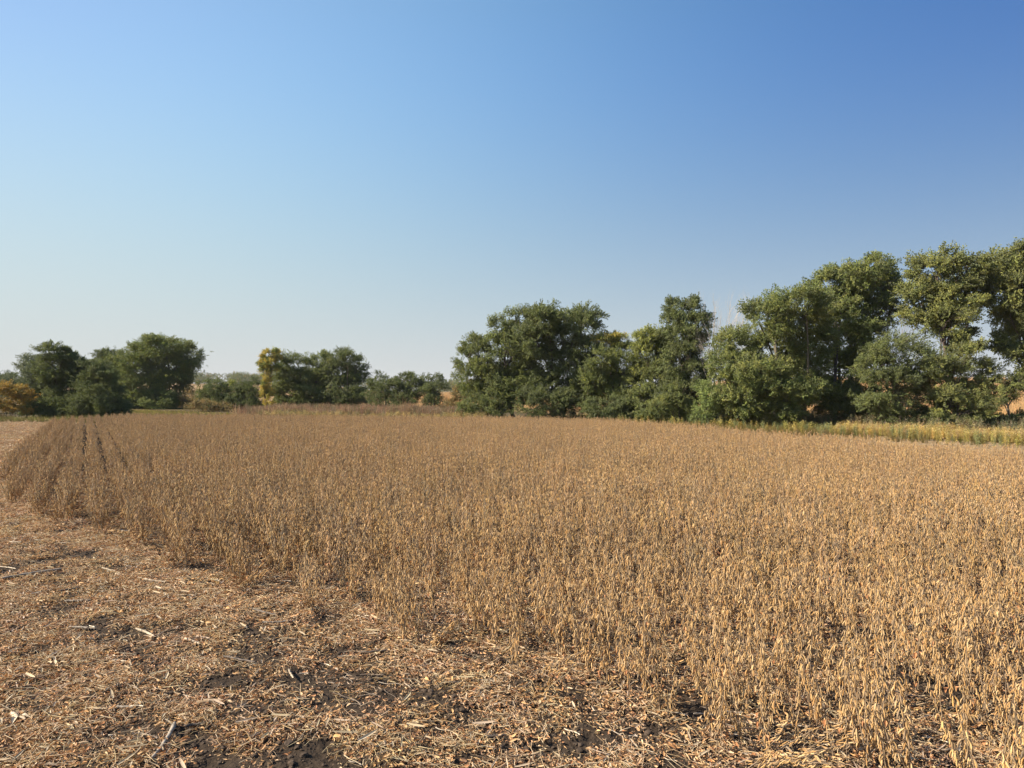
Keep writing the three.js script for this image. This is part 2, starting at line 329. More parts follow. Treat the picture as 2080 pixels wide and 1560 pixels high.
const TREES = [ // kind, label, x, z, leaf colour, density, stems, crown lobes [dx, height, radius across, radius up]
  ['elm_tree', 'broad green elm with many stems spreading from its foot, beside the low bright shrub', 17.5, 43.5, 'elm', 1.0, 5, [[-3.62,5.16,1.02,1.21],[-1.96,6.97,1.36,1.36],[-0.15,7.58,1.51,1.51],[1.21,5.47,1.51,1.36],[-0.9,4.86,1.51,1.36],[-2.71,3.36,1.51,1.21],[-4.22,3.96,0.9,0.9],[0.6,3.36,1.36,1.06],[-1.51,2.15,1.36,1.06],[-1.81,3.05,1.02,0.9],[-3.62,2.15,1.02,1.02],[0.15,2.15,0.96,0.72],[-1.21,1.18,1.21,0.54]]],
  ['elm_tree', 'tall green elm whose high crown leans over the grey dead snag', 20.7, 45.5, 'elm', 0.95, 3, [[-0.16,9.24,1.42,1.26],[1.89,10.09,1.51,1.14],[3.15,9.39,0.95,1.14],[1.1,8.13,1.58,1.26],[3.0,7.19,0.76,1.2],[-0.16,6.87,1.42,1.26],[1.58,5.61,1.07,1.14],[0.79,3.72,1.1,1.1],[-0.16,2.14,0.95,0.82],[1.42,1.83,0.82,0.76],[0.32,1.04,0.95,0.5]]],
  ['round_tree', 'dark green low tree in front of the grey dead snag', 21.7, 41, 'dark', 1.0, 2, [[-0.09,4.86,1.36,0.97],[-0.94,3.72,1.02,0.97],[0.91,4.0,1.19,1.02],[-0.23,2.58,1.28,0.85],[1.34,2.73,0.85,0.8],[0.48,1.45,1.02,0.68],[-0.8,1.45,0.97,0.63]]],
  ['elm_tree', 'tall yellow green elm standing alone on one straight trunk past the dead snag', 25.7, 42, 'olive', 0.9, 1, [[-1.08,9.58,1.11,1.05],[0.67,9.72,1.22,0.87],[-1.51,7.83,1.11,1.16],[-0.06,7.98,1.31,1.22],[1.54,8.27,0.99,1.22],[-0.64,6.37,1.4,0.87],[0.96,6.23,0.99,0.81],[0.81,4.92,0.64,0.52]]],
  ['elm_tree', 'tall open elm with arching limbs, last tree of the line past the lone elm', 30.1, 41, 'olive', 1.0, 2, [[-1.7,9.69,1.14,1.08],[-0.28,10.26,1.28,1.02],[-1.14,8.12,1.19,1.02],[0.57,8.41,1.28,1.28],[-1.7,6.7,0.74,0.63],[-0.14,6.14,1.19,0.85],[-0.71,4.43,0.91,0.57],[0.71,3.86,0.85,0.85],[-1.42,5.0,0.8,0.57],[-0.43,3.01,0.8,0.57]]],
  ['mulberry_tree', 'olive green low tree on two thin trunks under the lone elm', 24.9, 39.5, 'olive', 0.95, 2, [[-1.04,3.67,0.93,0.77],[0.19,4.35,1.04,0.82],[1.01,3.39,0.93,0.82],[-0.36,2.44,1.15,0.82],[1.01,2.03,0.88,0.82],[-1.18,1.75,0.82,0.77],[0.05,1.21,1.15,0.66]]],
  ['mulberry_tree', 'small spreading yellow green tree on a short dark trunk beside the golden weeds', 27.1, 39, 'olive', 0.8, 1, [[-0.59,3.11,0.59,0.49],[0.35,2.98,0.81,0.54],[1.16,2.57,0.92,0.65],[-0.05,2.16,0.49,0.38]]],
  ['shrub', 'small bright green shrub at the foot of the many stemmed elm', 12.3, 45, 'bright', 1.2, 3, [[0.0,2.14,0.75,0.81],[-0.25,1.21,0.69,0.69],[0.5,1.15,0.62,0.62]]],
  ['shrub', 'olive green shrub between the bright shrub and the many stemmed elm', 14.2, 44.5, 'olive', 1.0, 4, [[-0.68,1.99,0.93,0.86],[0.71,1.68,0.99,0.86],[-0.06,0.91,1.11,0.56],[1.48,0.97,0.8,0.56]]],
  ['shrub', 'dark green shrub under the tall leaning elm', 21.0, 43, 'dark', 1.0, 3, [[-0.45,1.7,0.89,0.72],[0.3,1.2,0.77,0.6],[-0.89,1.02,0.66,0.48]]],
  ['shrub', 'low dark thicket shrub behind the golden weeds', 27.6, 39.5, 'dark', 1.2, 5, [[-1.09,0.58,0.93,0.38],[0.14,0.52,0.88,0.38],[1.23,0.66,0.82,0.44],[-2.05,0.47,0.71,0.38]]],
  ['shrub', 'low dark shrub at the foot of the low dark tree', 23.1, 40, 'dark', 1.1, 4, [[-0.61,0.78,0.83,0.44],[0.36,0.69,0.78,0.44]]],
  ['elm_tree', 'slender leaning elm with open foliage at the open end of the central clump', -2.0, 58, 'green', 0.75, 2, [[-0.88,6.32,0.96,0.96],[-1.61,5.11,0.96,1.21],[-0.32,4.91,1.05,1.37],[-1.41,3.3,1.13,1.05],[0.0,2.9,1.05,0.96],[-1.0,2.1,1.21,1.05],[0.4,1.5,1.21,0.96]]],
  ['elm_tree', 'tall narrow elm second from the open end of the central clump', 0.1, 57, 'green', 0.85, 2, [[-1.07,7.44,0.95,1.11],[0.51,8.23,0.99,0.99],[-0.47,5.86,1.34,1.26],[0.79,6.05,0.99,1.34],[-0.28,3.88,1.42,1.19],[0.32,2.3,1.19,1.03],[-1.26,1.9,1.03,0.87],[1.11,3.29,1.03,1.19],[-0.87,3.29,1.19,1.19]]],
  ['elm_tree', 'tall rounded dark elm on a straight dark trunk, broadest of the central clump', 3.2, 56, 'dark', 0.95, 2, [[-0.66,8.12,1.47,1.09],[1.09,8.32,1.47,0.93],[2.44,7.73,1.32,1.24],[-1.24,6.37,1.4,1.4],[0.7,6.37,1.75,1.4],[2.25,5.6,1.16,1.32],[-0.47,4.43,1.47,1.16],[1.67,3.66,1.32,1.09],[-0.85,2.49,1.4,1.16],[1.09,2.11,1.4,1.09]]],
  ['ash_tree', 'dark green tree with a golden yellow top in the central clump', 7.6, 54, 'goldtop', 1.0, 2, [[-0.11,6.3,1.27,0.75],[0.56,6.38,0.9,0.6],[-1.05,4.73,1.27,1.35],[0.82,4.36,1.35,1.35],[-0.49,2.86,1.57,1.27],[1.01,2.49,1.35,1.27],[-1.61,2.86,1.12,1.2],[0.26,1.55,1.5,1.05]]],
  ['ash_tree', 'lime green topped tree between the golden topped tree and the tall spire tree', 10.3, 52, 'limetop', 1.0, 2, [[-0.25,6.44,1.01,0.94],[0.72,6.08,0.94,0.94],[-0.47,4.64,1.23,1.3],[0.9,4.28,1.23,1.37],[0.0,2.66,1.44,1.23],[-0.54,1.4,1.3,1.01],[0.72,1.58,1.08,1.01]]],
  ['elm_tree', 'tall dark spire shaped elm beside the pale bare tree', 12.1, 50, 'dark', 0.85, 2, [[-0.1,8.19,1.18,0.97],[0.76,7.32,0.83,0.97],[-0.9,7.15,0.83,0.9],[-0.1,6.11,1.25,1.11],[0.83,5.25,0.62,0.97],[-0.45,4.21,1.18,1.18],[0.42,2.47,0.97,1.18],[-0.62,2.13,1.25,1.18],[0.76,3.51,0.69,1.04],[0.42,1.09,0.97,0.76]]],
  ['shrub', 'dark shrub filling the foot of the central clump below the rounded elm', 3.7, 54, 'dark', 1.1, 5, [[-2.06,1.55,1.35,0.9],[0.37,1.36,1.35,0.82],[1.87,1.18,1.27,0.75],[-1.12,0.69,1.5,0.52]]],
  ['shrub', 'green shrub at the open end foot of the central clump', -1.6, 56, 'green', 1.1, 4, [[-0.97,1.33,1.09,0.85],[0.39,0.94,1.16,0.7],[-1.94,0.75,0.85,0.62]]],
  ['shrub', 'dark green shrub at the foot of the golden topped tree', 7.4, 52, 'dark', 1.1, 5, [[-0.72,1.22,1.23,0.79],[1.08,1.11,1.23,0.79],[0.18,0.68,1.44,0.5]]],
  ['shrub', 'leafy green shrub at the foot of the spire elm', 11.4, 48, 'green', 1.1, 4, [[0.1,2.3,0.93,0.86],[-0.57,1.3,1.06,0.8],[0.6,1.07,0.8,0.67],[-1.56,0.97,0.86,0.6]]],
  ['locust_tree', 'slender yellow leaved tree with golden upper and lower foliage', -26.7, 78, 'yellow', 1.3, 1, [[0.0,6.46,0.86,0.65],[-0.54,5.65,0.65,0.65],[0.54,5.38,0.7,0.59],[-0.32,4.84,0.59,0.43],[-0.16,3.22,0.43,0.86],[-0.16,1.71,0.59,0.97]]],
  ['elm_tree', 'rounded green tree next to the slender yellow tree', -24.6, 82, 'green', 1.0, 2, [[0.06,5.54,1.7,1.14],[-1.25,4.0,1.48,1.36],[0.74,3.72,1.82,1.36],[-0.68,2.02,1.93,1.25],[-1.99,2.02,1.02,1.14],[-0.4,0.88,1.93,0.91],[1.31,2.02,1.48,1.25]]],
  ['elm_tree', 'green tree between the rounded tree and the wind swept tree', -21.6, 81, 'green', 0.95, 2, [[-0.28,5.84,1.35,1.12],[0.56,4.83,1.23,1.23],[-0.56,3.42,1.57,1.35],[0.28,1.91,1.68,1.12],[-0.28,0.9,1.91,0.79]]],
  ['willow_tree', 'dark wind swept tree leaning to one side at the end of the middle clump', -18.6, 79, 'dark', 1.0, 2, [[0.27,5.97,1.64,0.99],[-0.55,4.49,1.64,1.42],[1.37,4.76,1.2,1.2],[0.27,2.85,1.86,1.2],[0.82,1.7,1.42,0.88],[-0.55,1.37,1.86,0.88]]],
  ['oak_tree', 'low dark oak nearest the gap beside the wind swept tree', -13.8, 75, 'dark', 1.0, 3, [[-0.31,3.5,1.04,0.94],[0.83,2.82,1.04,0.94],[-0.47,2.04,1.35,1.04],[0.57,1.26,1.25,0.73]]],
  ['oak_tree', 'low dark oak in the middle of the row of three', -11.1, 74, 'dark', 1.0, 3, [[-0.1,3.48,1.33,0.92],[-0.82,2.45,1.13,1.03],[0.82,2.56,1.13,1.03],[-0.1,1.43,1.44,0.82]]],
  ['oak_tree', 'low dark oak at the end of the three beside the red weeds', -8.2, 73, 'dark', 1.0, 3, [[-0.3,3.31,1.21,0.91],[0.51,2.3,1.11,1.01],[-0.66,1.95,1.21,1.01],[0.35,1.04,1.21,0.61]]],
  ['shrub', 'dark green shrub beside the slender yellow tree', -30.6, 83, 'dark', 1.1, 3, [[0.0,3.05,1.04,0.81],[-0.46,1.9,1.27,1.04],[0.81,1.55,0.81,0.92],[0.0,0.75,1.38,0.69],[-1.04,0.98,1.15,0.81]]],
  ['shrub', 'yellow green shrub between two dark shrubs past the field end', -33.9, 85, 'limetop', 1.0, 3, [[0.18,3.18,0.71,0.59],[-0.41,2.01,1.18,0.94],[0.29,0.95,1.18,0.82]]],
  ['shrub', 'small dark tree like shrub beside the great domed elm', -37.9, 88, 'green', 1.0, 2, [[0.0,2.91,0.98,0.85],[-0.37,1.69,1.1,0.98],[0.43,0.9,1.1,0.73]]],
  ['shrub', 'rusty yellow low bush past the field end', -34.1, 80, 'rust', 1.1, 4, [[-0.55,0.64,1.66,0.55],[1.39,0.47,1.33,0.44]]],
  ['elm_tree', 'great domed elm with a broad crown on the far side of the field', -45.3, 92, 'elm', 1.0, 3, [[0.96,8.04,2.42,1.4],[-1.91,7.4,2.3,1.53],[3.19,6.76,1.79,1.66],[0.0,5.49,2.87,1.91],[-3.83,5.49,2.3,1.66],[1.28,3.26,2.04,1.66],[-1.91,2.62,2.42,1.79],[0.64,1.02,2.17,1.28],[-4.34,2.62,1.91,1.66],[-1.91,0.71,2.55,1.15],[1.28,0.58,2.17,1.02],[-3.83,1.02,1.91,1.4]]],
  ['elm_tree', 'smaller dark elm joined to the domed elm, beside the black thicket', -52.8, 95, 'dark', 1.0, 2, [[-0.4,6.58,1.71,1.45],[-1.51,4.93,1.58,1.58],[0.66,4.28,1.71,1.71],[-0.2,1.97,1.98,1.84],[-0.86,0.65,1.98,1.45],[1.12,0.65,1.71,1.32]]],
  ['cedar_tree', 'large near black tree at the edge of the cut ground', -34.9, 60, 'dark', 1.8, 3, [[-0.21,4.09,1.16,1.08],[0.83,2.92,1.16,1.25],[-0.83,2.51,1.41,1.5],[0.62,1.26,1.5,1.08],[-1.25,1.05,1.66,1.08],[0.0,0.35,1.66,0.67],[1.46,0.64,1.0,0.83],[-2.08,0.43,1.5,0.67]]],
  ['willow_tree', 'tall dark feathery tree with ragged top in the thicket beside the cut ground', -38.6, 61, 'dark', 1.5, 3, [[0.0,5.81,1.27,0.76],[-0.13,4.41,1.44,1.1],[0.93,3.15,1.44,1.27],[-0.97,2.72,1.44,1.27],[0.08,1.24,1.9,1.18],[-0.76,0.61,1.52,0.76],[-1.82,2.09,1.1,1.27],[1.14,4.63,0.85,1.01]]],
  ['willow_tree', 'grey green feathery willow behind the golden shrub', -42.0, 62, 'grey', 0.9, 3, [[0.26,4.88,1.2,0.77],[-0.73,4.23,0.95,0.77],[0.99,3.59,1.2,1.2],[-0.3,2.51,1.37,1.2],[1.2,1.44,1.29,1.2],[-0.09,1.01,1.55,1.03]]],
  ['shrub', 'golden yellow shrub in front of the feathery willow', -40.9, 58, 'amber', 1.1, 4, [[0.24,2.5,0.96,0.64],[-0.56,2.02,0.88,0.88],[0.8,1.38,0.88,0.8],[-0.28,0.81,1.21,0.64]]],
  ['elm_tree', 'dark tree glimpsed behind the golden shrub', -54.8, 75, 'dark', 1.0, 2, [[0.26,3.6,1.35,0.94],[1.3,2.82,1.14,0.94],[-0.26,1.52,1.77,1.46]]],
  ['shrub', 'dark tangled thicket shrub behind the stems of the many stemmed elm', 18.2, 47, 'dark', 1.0, 6, [[-1.95,2.14,1.3,0.98],[0.0,1.81,1.3,0.91],[1.79,2.14,1.17,0.98]]],
  ['shrub', 'dark tangled thicket shrub behind the trunks of the leaning elm', 22.5, 47, 'dark', 0.9, 6, [[-0.98,1.97,1.17,0.91],[0.98,1.65,1.11,0.78]]],
  ['shrub', 'dark tangled thicket shrub behind the olive low tree', 27.4, 44, 'dark', 0.9, 6, [[-1.22,1.54,1.1,0.73],[0.3,1.69,1.1,0.85],[1.83,1.39,1.04,0.67]]],
  ['shrub', 'dark green round shrub between the rusty bush and the yellow green shrub', -34.8, 84, 'dark', 1.4, 3, [[-0.12,2.59,1.16,0.93],[0.35,1.31,1.28,0.93]]],
  ['shrub', 'dark green shrub leaning on the yellow green shrub past the field end', -31.8, 83, 'dark', 1.4, 3, [[-0.12,2.3,0.92,1.04],[-0.4,1.15,1.04,0.81]]],
  ['shrub', 'dull green shrub between the wind swept tree and the dark oaks', -16.5, 80, 'green', 1.0, 3, [[0.0,1.75,0.89,0.89],[-0.39,0.91,1.0,0.55]]],
  ['shrub', 'dull green shrub between the domed elm and the small dark shrub', -40.5, 90, 'rust', 1.0, 3, [[-0.12,1.68,1.25,0.87],[0.31,0.74,1.37,0.75]]],
  ['elm_tree', 'dark tree peeping between the black thicket and the domed elm', -59.0, 100, 'dark', 1.0, 2, [[-0.55,5.77,1.66,1.25],[1.18,5.56,1.66,1.39],[0.14,2.65,2.77,2.77]]],
  ['shrub', 'yellowing shrub at the edge of the gap past the dark oaks', -4.8, 66, 'rust', 1.0, 3, [[0.0,2.07,0.82,0.73],[-0.32,1.07,1.01,0.64],[0.59,0.93,0.82,0.64]]],
];
TREES.forEach((t, k) => tree(...t, 9000 + k * 17));

// bare trees
function bareTree(label, x, z, height, lean, colour, seed, spread) {
  const r = rng(seed), root = new THREE.Group(), trunk = new Shape(), twigs = new Shape();
  root.name = numbered('dead_tree'); root.position.set(x, ground(x, z), -z);
  tag(root, label, 'dead tree', 'bare dead trees'); scene.add(root);
  const c = rgb(...colour);
  const grow = (g, a, d, len, rad, depth) => {
    const b = a.clone().addScaledVector(d, len), pts = limb(g, a, b, rad, rad * 0.55, 0, r, c, depth > 2 ? 6 : 3);
    if (!depth) return;
    for (let k = 0; k < (depth > 2 ? 5 : 3); k++) {
      const nd = d.clone().add(V((r() - 0.5) * spread, 0.25 * r(), (r() - 0.5) * spread)).normalize();
      grow(twigs, pts[2 + (k % 4)], nd, len * (0.5 + 0.25 * r()), rad * 0.45, depth - 1);
    }
  };
  for (let k = 0; k < 2; k++) grow(trunk, V(k * 0.25, -0.1, k * 0.1), V(lean + (k - 0.5) * 0.12, 1, 0.05 * k).normalize(), height * 0.6, 0.0085 * height, 4);
  const a = lit(new THREE.Mesh(trunk.build(), M.bark)); a.name = 'trunk'; root.add(a);
  const b = lit(new THREE.Mesh(twigs.build(), M.bark)); b.name = 'branches'; b.userData.kind = 'stuff'; root.add(b);
}
bareTree('pale bare tree with fine leafless twigs beside the spire elm', 13.2, 48.4, 8.0, 0.15, [0.34, 0.30, 0.25], 41, 0.8);
bareTree('grey dead snag with upright broken twigs between two tall elms', 24.0, 44.5, 7.0, 0.02, [0.24, 0.20, 0.17], 57, 0.7);
bareTree('small white barked bare tree standing in the grass before the low trees', 21.9, 40.2, 1.9, 0.1, [0.42, 0.38, 0.32], 63, 0.7);

// woodland far beyond the fields
{
  const r = rng(88), list = [];
  const put = (x, z, h) => {
    for (let k = 0; k < 110; k++) {
      const d = V(r() * 2 - 1, r(), r() * 2 - 1), s = h * (0.14 + 0.1 * r()), b = PALETTE[r() < 0.14 ? 'rust' : r() < 0.3 ? 'olive' : 'dark'][Math.floor(r() * 3)];
      const q = new THREE.Quaternion().setFromEuler(new THREE.Euler(r() * 3, r() * 6, r() * 3));
      list.push({ m: new THREE.Matrix4().compose(V(x + d.x * h * 0.55, ground(x, z) + 0.12 * h + d.y * h * 0.75, -z + d.z * h * 0.5), q, V(s, s, s)), c: rgb(...b) });
    }
  };
  for (let k = 0; k < 26; k++) put(lerp(-46, -18, r()), 420 + 60 * r(), 5 + 4 * r());
  for (let k = 0; k < 170; k++) { const z = 560 + 200 * r(); put(z * lerp(-0.72, -0.2, r()), z, 8 + 5 * r()); }
  for (let k = 0; k < 60; k++) { const z = 700 + 200 * r(); put(z * lerp(-0.2, 0.2, r()), z, 7 + 3 * r()); }
  const o = instanced('distant_woodland', sprays[1], M.leaf, list, scene);
  tag(o, 'far off dark woodland along the horizon beyond the fields', 'woodland', null, 'stuff');
}

// ---------- soybean plants ----------
const podShapes = [0, 1, 2].map((k) => { // a dry pod hanging from the origin down -y, about one unit long, with seed swellings
  const g = new Shape(), pts = [], rad = [], n = 8, bow = 0.08 + 0.07 * k;
  for (let j = 0; j <= n; j++) {
    const t = j / n;
    pts.push(V(bow * Math.sin(t * 2.6), -t, 0));
    rad.push(j === 0 ? 0.022 : j === n ? 0.003 : 0.098 * Math.pow(Math.sin(Math.PI * Math.min(1, t * 0.93 + 0.06)), 0.55) * (1 + 0.16 * Math.cos(t * Math.PI * (k === 1 ? 4.4 : 6.2) + 2.6)));
  }
  g.tube(pts, rad, 6, WHITE, 0.62);
  return g;
});
const podTones = [[0.44, 0.282, 0.116], [0.385, 0.235, 0.092], [0.51, 0.345, 0.166], [0.25, 0.172, 0.096], [0.39, 0.22, 0.075]].map((c) => rgb(...c));
const stemTone = rgb(0.20, 0.145, 0.092);
function soyVariant(seed) {
  const r = rng(seed), pods = [], stem = new Shape(), scraps = new Shape(), h = 0.56 + 0.14 * r();
  const grow = (base, dir, len, rad, gap) => {
    const n = 7, pts = [], rr = [], bend = V(r() - 0.5, 0, r() - 0.5).multiplyScalar(0.16 * len);
    for (let k = 0; k <= n; k++) { const t = k / n; pts.push(base.clone().addScaledVector(dir, len * t).addScaledVector(bend, t * t).add(V((r() - 0.5) * 0.008, 0, (r() - 0.5) * 0.008))); rr.push(lerp(rad, rad * 0.35, t)); }
    stem.tube(pts, rr, 4, stemTone);
    const at = (t) => { const f = Math.min(n - 1e-3, t * n), k = Math.floor(f); return V().lerpVectors(pts[k], pts[k + 1], f - k); };
    for (let y = 0.06 * r() + (base.y < 0.05 ? 0.09 : 0.03); y < len; y += gap * (0.8 + 0.5 * r())) {
      const t = y / len, spin = r() * 6.28, many = r() < 0.12 ? 1 : r() < 0.55 ? 2 : 3;
      for (let k = 0; k < many; k++) {
        const w = spin + (k - 1) * 0.9 + (r() - 0.5) * 0.5, drop = (0.14 + 0.5 * r() * r()) + (t > 0.93 ? 0.5 * r() : 0);
        const o = at(t), away = V(Math.cos(w), 0, Math.sin(w));
        const ped = o.clone().addScaledVector(away, 0.007 + 0.009 * r()).add(V(0, 0.004, 0));
        const d = V(away.x * Math.sin(drop), -Math.cos(drop), away.z * Math.sin(drop));
        const q = new THREE.Quaternion().setFromUnitVectors(V(0, -1, 0), d).multiply(new THREE.Quaternion().setFromAxisAngle(UP, r() * 6.28));
        const s = 0.04 + 0.014 * r();
        pods.push({ m: new THREE.Matrix4().compose(ped, q, V(s * 1.12, s, s * 1.12)), g: Math.floor(r() * 3), t: Math.floor(r() * 5) });
      }
    }
    if (r() < 0.8) { // a stiff dead leaf stalk left on the stem
      const o = at(0.35 + 0.5 * r()), w = r() * 6.28, e = o.clone().add(V(Math.cos(w) * 0.07, 0.05 * r() - 0.01, Math.sin(w) * 0.07));
      stem.tube([o, V().lerpVectors(o, e, 0.5).add(V(0, 0.012, 0)), e], [0.0014, 0.0012, 0.0009], 3, rgb(0.45, 0.33, 0.17));
    }
  };
  grow(V(0, -0.03, 0), V((r() - 0.5) * 0.12, 1, (r() - 0.5) * 0.12).normalize(), h + 0.03, 0.0042, 0.037);
  const nb = 2 + Math.floor(r() * 2.5);
  for (let k = 0; k < nb; k++) { const w = r() * 6.28, y = 0.06 + 0.12 * r(); grow(V(0, y, 0), V(Math.cos(w) * 0.42, 1, Math.sin(w) * 0.42).normalize(), (h - y) * (0.6 + 0.35 * r()), 0.003, 0.04); }
  for (let k = 0; k < 3; k++) if (r() < 0.5) { const w = r() * 6.28; scraps.leaf(V(Math.cos(w) * 0.03, 0.05 + 0.25 * r(), Math.sin(w) * 0.03), V(Math.cos(w), -1.2, Math.sin(w)).normalize(), V(Math.cos(w), 0.8, Math.sin(w)).normalize(), 0.045, 0.028, 0.5, 0.4, rgb(0.36, 0.17, 0.07)); }
  const podsOnly = new Shape(); for (const p of pods) podsOnly.add(podShapes[p.g], p.m, podTones[p.t]);
  const all = new Shape(); all.add(stem, new THREE.Matrix4(), WHITE); all.add(podsOnly, new THREE.Matrix4(), WHITE); all.add(scraps, new THREE.Matrix4(), WHITE);
  const st = new Shape(); st.add(stem, new THREE.Matrix4(), WHITE); st.add(scraps, new THREE.Matrix4(), WHITE);
  return { pods, stem: st.build(), podsOnly: podsOnly.build(), all: all.build() };
}
const soy = Array.from({ length: 9 }, (_, k) => soyVariant(300 + k * 7));
const podGeometry = podShapes.map((g) => g.build());
const podMaterial = podTones.map((c) => new THREE.MeshPhysicalMaterial({ color: c, roughness: 1, transmission: 0.1, sheen: 0.45, sheenColor: rgb(1, 0.86, 0.66), sheenRoughness: 0.4, side: THREE.DoubleSide, name: 'downy dry pod' }));
{
  const r = rng(5150), all = [];
  for (let p = -1.75; p < 29; p += 0.48) {
    const start = p < -1.5 ? 22.5 : 13.5 - 2.98 * (p - 0.04);
    const s0 = start + (r() - 0.5) * 0.5;
    for (let k = 0; k < 3; k++) { // plants knocked flat at the end of the row
      const [x, z] = xzOf(p + (r() - 0.5) * 0.3, s0 + 0.1 + (r() - 0.6) * 0.5), w = Math.atan2(-ROW.x, -ROW.z) + (r() - 0.5) * 2.2, lay = 0.7 + 0.65 * r(), sc = 0.8 + 0.25 * r(), kk = Math.floor(r() * soy.length);
      if (k === 2 && r() < 0.5) continue;
      const q = new THREE.Quaternion().setFromAxisAngle(V(Math.cos(w), 0, Math.sin(w)), -lay).multiply(new THREE.Quaternion().setFromAxisAngle(UP, r() * 6.28));
      if (inView(x, z, 0.5)) all.push({ lean: lay, edge: 1, x, z, d: Math.hypot(x, z), k: kk, o: V(x, ground(x, z) + 0.03, -z), q, sc, c: rgb(1, 0.97, 0.92) });
    }
    for (let s = Math.max(s0, -16); s < 66; ) {
      const far = s > 26, pp = p + (r() + r() - 1) * (s > 25 ? 0.075 : 0.13) + 0.03 * noise(s * 0.4, p * 3);
      const [x, z] = xzOf(pp, s), d = Math.hypot(x, z);
      const gap = (far ? 0.075 : d < 9 ? 0.098 : 0.08) * (0.5 + 1.0 * r());
      s += gap;
      if (!inView(x, z, 3) || d > 64) continue;
      if (!(inside(FIELD, x, z) || (s < start + 6 && p < 6))) continue;
      if (noise(x * 1.3, z * 1.3, 9) < -0.52) continue;               // thin spots in the stand
      if (d < 9 && noise(x * 2.2, z * 2.2, 4) < -0.2) continue;
      const edge = s - s0 < 0.6 ? 1 : 0, tilt = (edge ? 0.36 : 0.15 + 0.12 * Math.max(0, noise(x * 0.6, z * 0.6, 12))) * (r() + r() - 0.7), w = edge && r() < 0.6 ? Math.atan2(-ROW.x, -ROW.z) : r() * 6.28;
      const lean = tilt;
      const sc = (0.82 + 0.32 * r()) * (1 + 0.17 * noise(x * 0.35, z * 0.35, 2)) * (edge ? 0.92 : 1);
      const q = new THREE.Quaternion().setFromAxisAngle(V(Math.cos(w), 0, Math.sin(w)), tilt).multiply(new THREE.Quaternion().setFromAxisAngle(UP, r() * 6.28));
      const tone = 0.78 + 0.38 * r() + 0.14 * noise(x * 0.4, z * 0.4, 7), grey = r() < 0.12 ? 1 : 0;
      all.push({ lean, edge, x, z, d, k: Math.floor(r() * soy.length), o: V(x, ground(x, z), -z), q, sc, c: grey ? rgb(tone * 0.82, tone * 0.9, tone * 1.06) : rgb(tone, tone * (0.96 + 0.06 * r()), tone * (0.88 + 0.2 * r())) });
    }
  }
  all.sort((a, b) => a.d - b.d);
  // the nearest three hundred stand as plants of their own
  const near = all.filter((e) => inView(e.x, e.z, -0.05) && e.z > 4).slice(0, 300), isNear = new Set(near);
  near.forEach((e, n) => {
    const root = new THREE.Group(); root.name = numbered('soybean_plant');
    root.position.copy(e.o); root.quaternion.copy(e.q); root.scale.setScalar(e.sc);
    const look = `${e.sc < 0.9 ? 'short' : e.sc > 1.04 ? 'tall' : 'middling'} ${Math.abs(e.lean) > 0.6 ? 'knocked over' : Math.abs(e.lean) > 0.12 ? 'leaning' : 'upright'}`, place = e.edge ? 'at the ragged end of a row' : 'inside the front edge of the field';
    tag(root, `${look} dry soybean plant ${place}`, 'soybean plant', `${look} soybean plants ${place}`);
    const v = soy[e.k], st = lit(new THREE.Mesh(v.stem, M.dry)); st.name = 'stem'; root.add(st);
    if (n < 44) for (const p of v.pods) {
      const o = lit(new THREE.Mesh(podGeometry[p.g], podMaterial[p.t])); o.name = 'pod';
      p.m.decompose(o.position, o.quaternion, o.scale); root.add(o);
    } else { const o = lit(new THREE.Mesh(v.podsOnly, M.pod)); o.name = 'pod_cluster'; o.userData.kind = 'stuff'; root.add(o); }
    scene.add(root);
  });
  const crop = new THREE.Group(); crop.name = 'soybean_crop';
  tag(crop, 'standing field of ripe tan soybeans in close rows stretching back to the trees', 'soybean crop', null, 'stuff');
  const lists = soy.map(() => []);
  for (const e of all) if (!isNear.has(e)) lists[e.k].push({ m: new THREE.Matrix4().compose(e.o, e.q, V(e.sc, e.sc, e.sc)), c: e.c });
  lists.forEach((l, k) => { instanced('crop_rows', soy[k].all, M.pod, l, crop).userData.kind = 'stuff'; });
  scene.add(crop);
  console.log('soy', all.length);
}

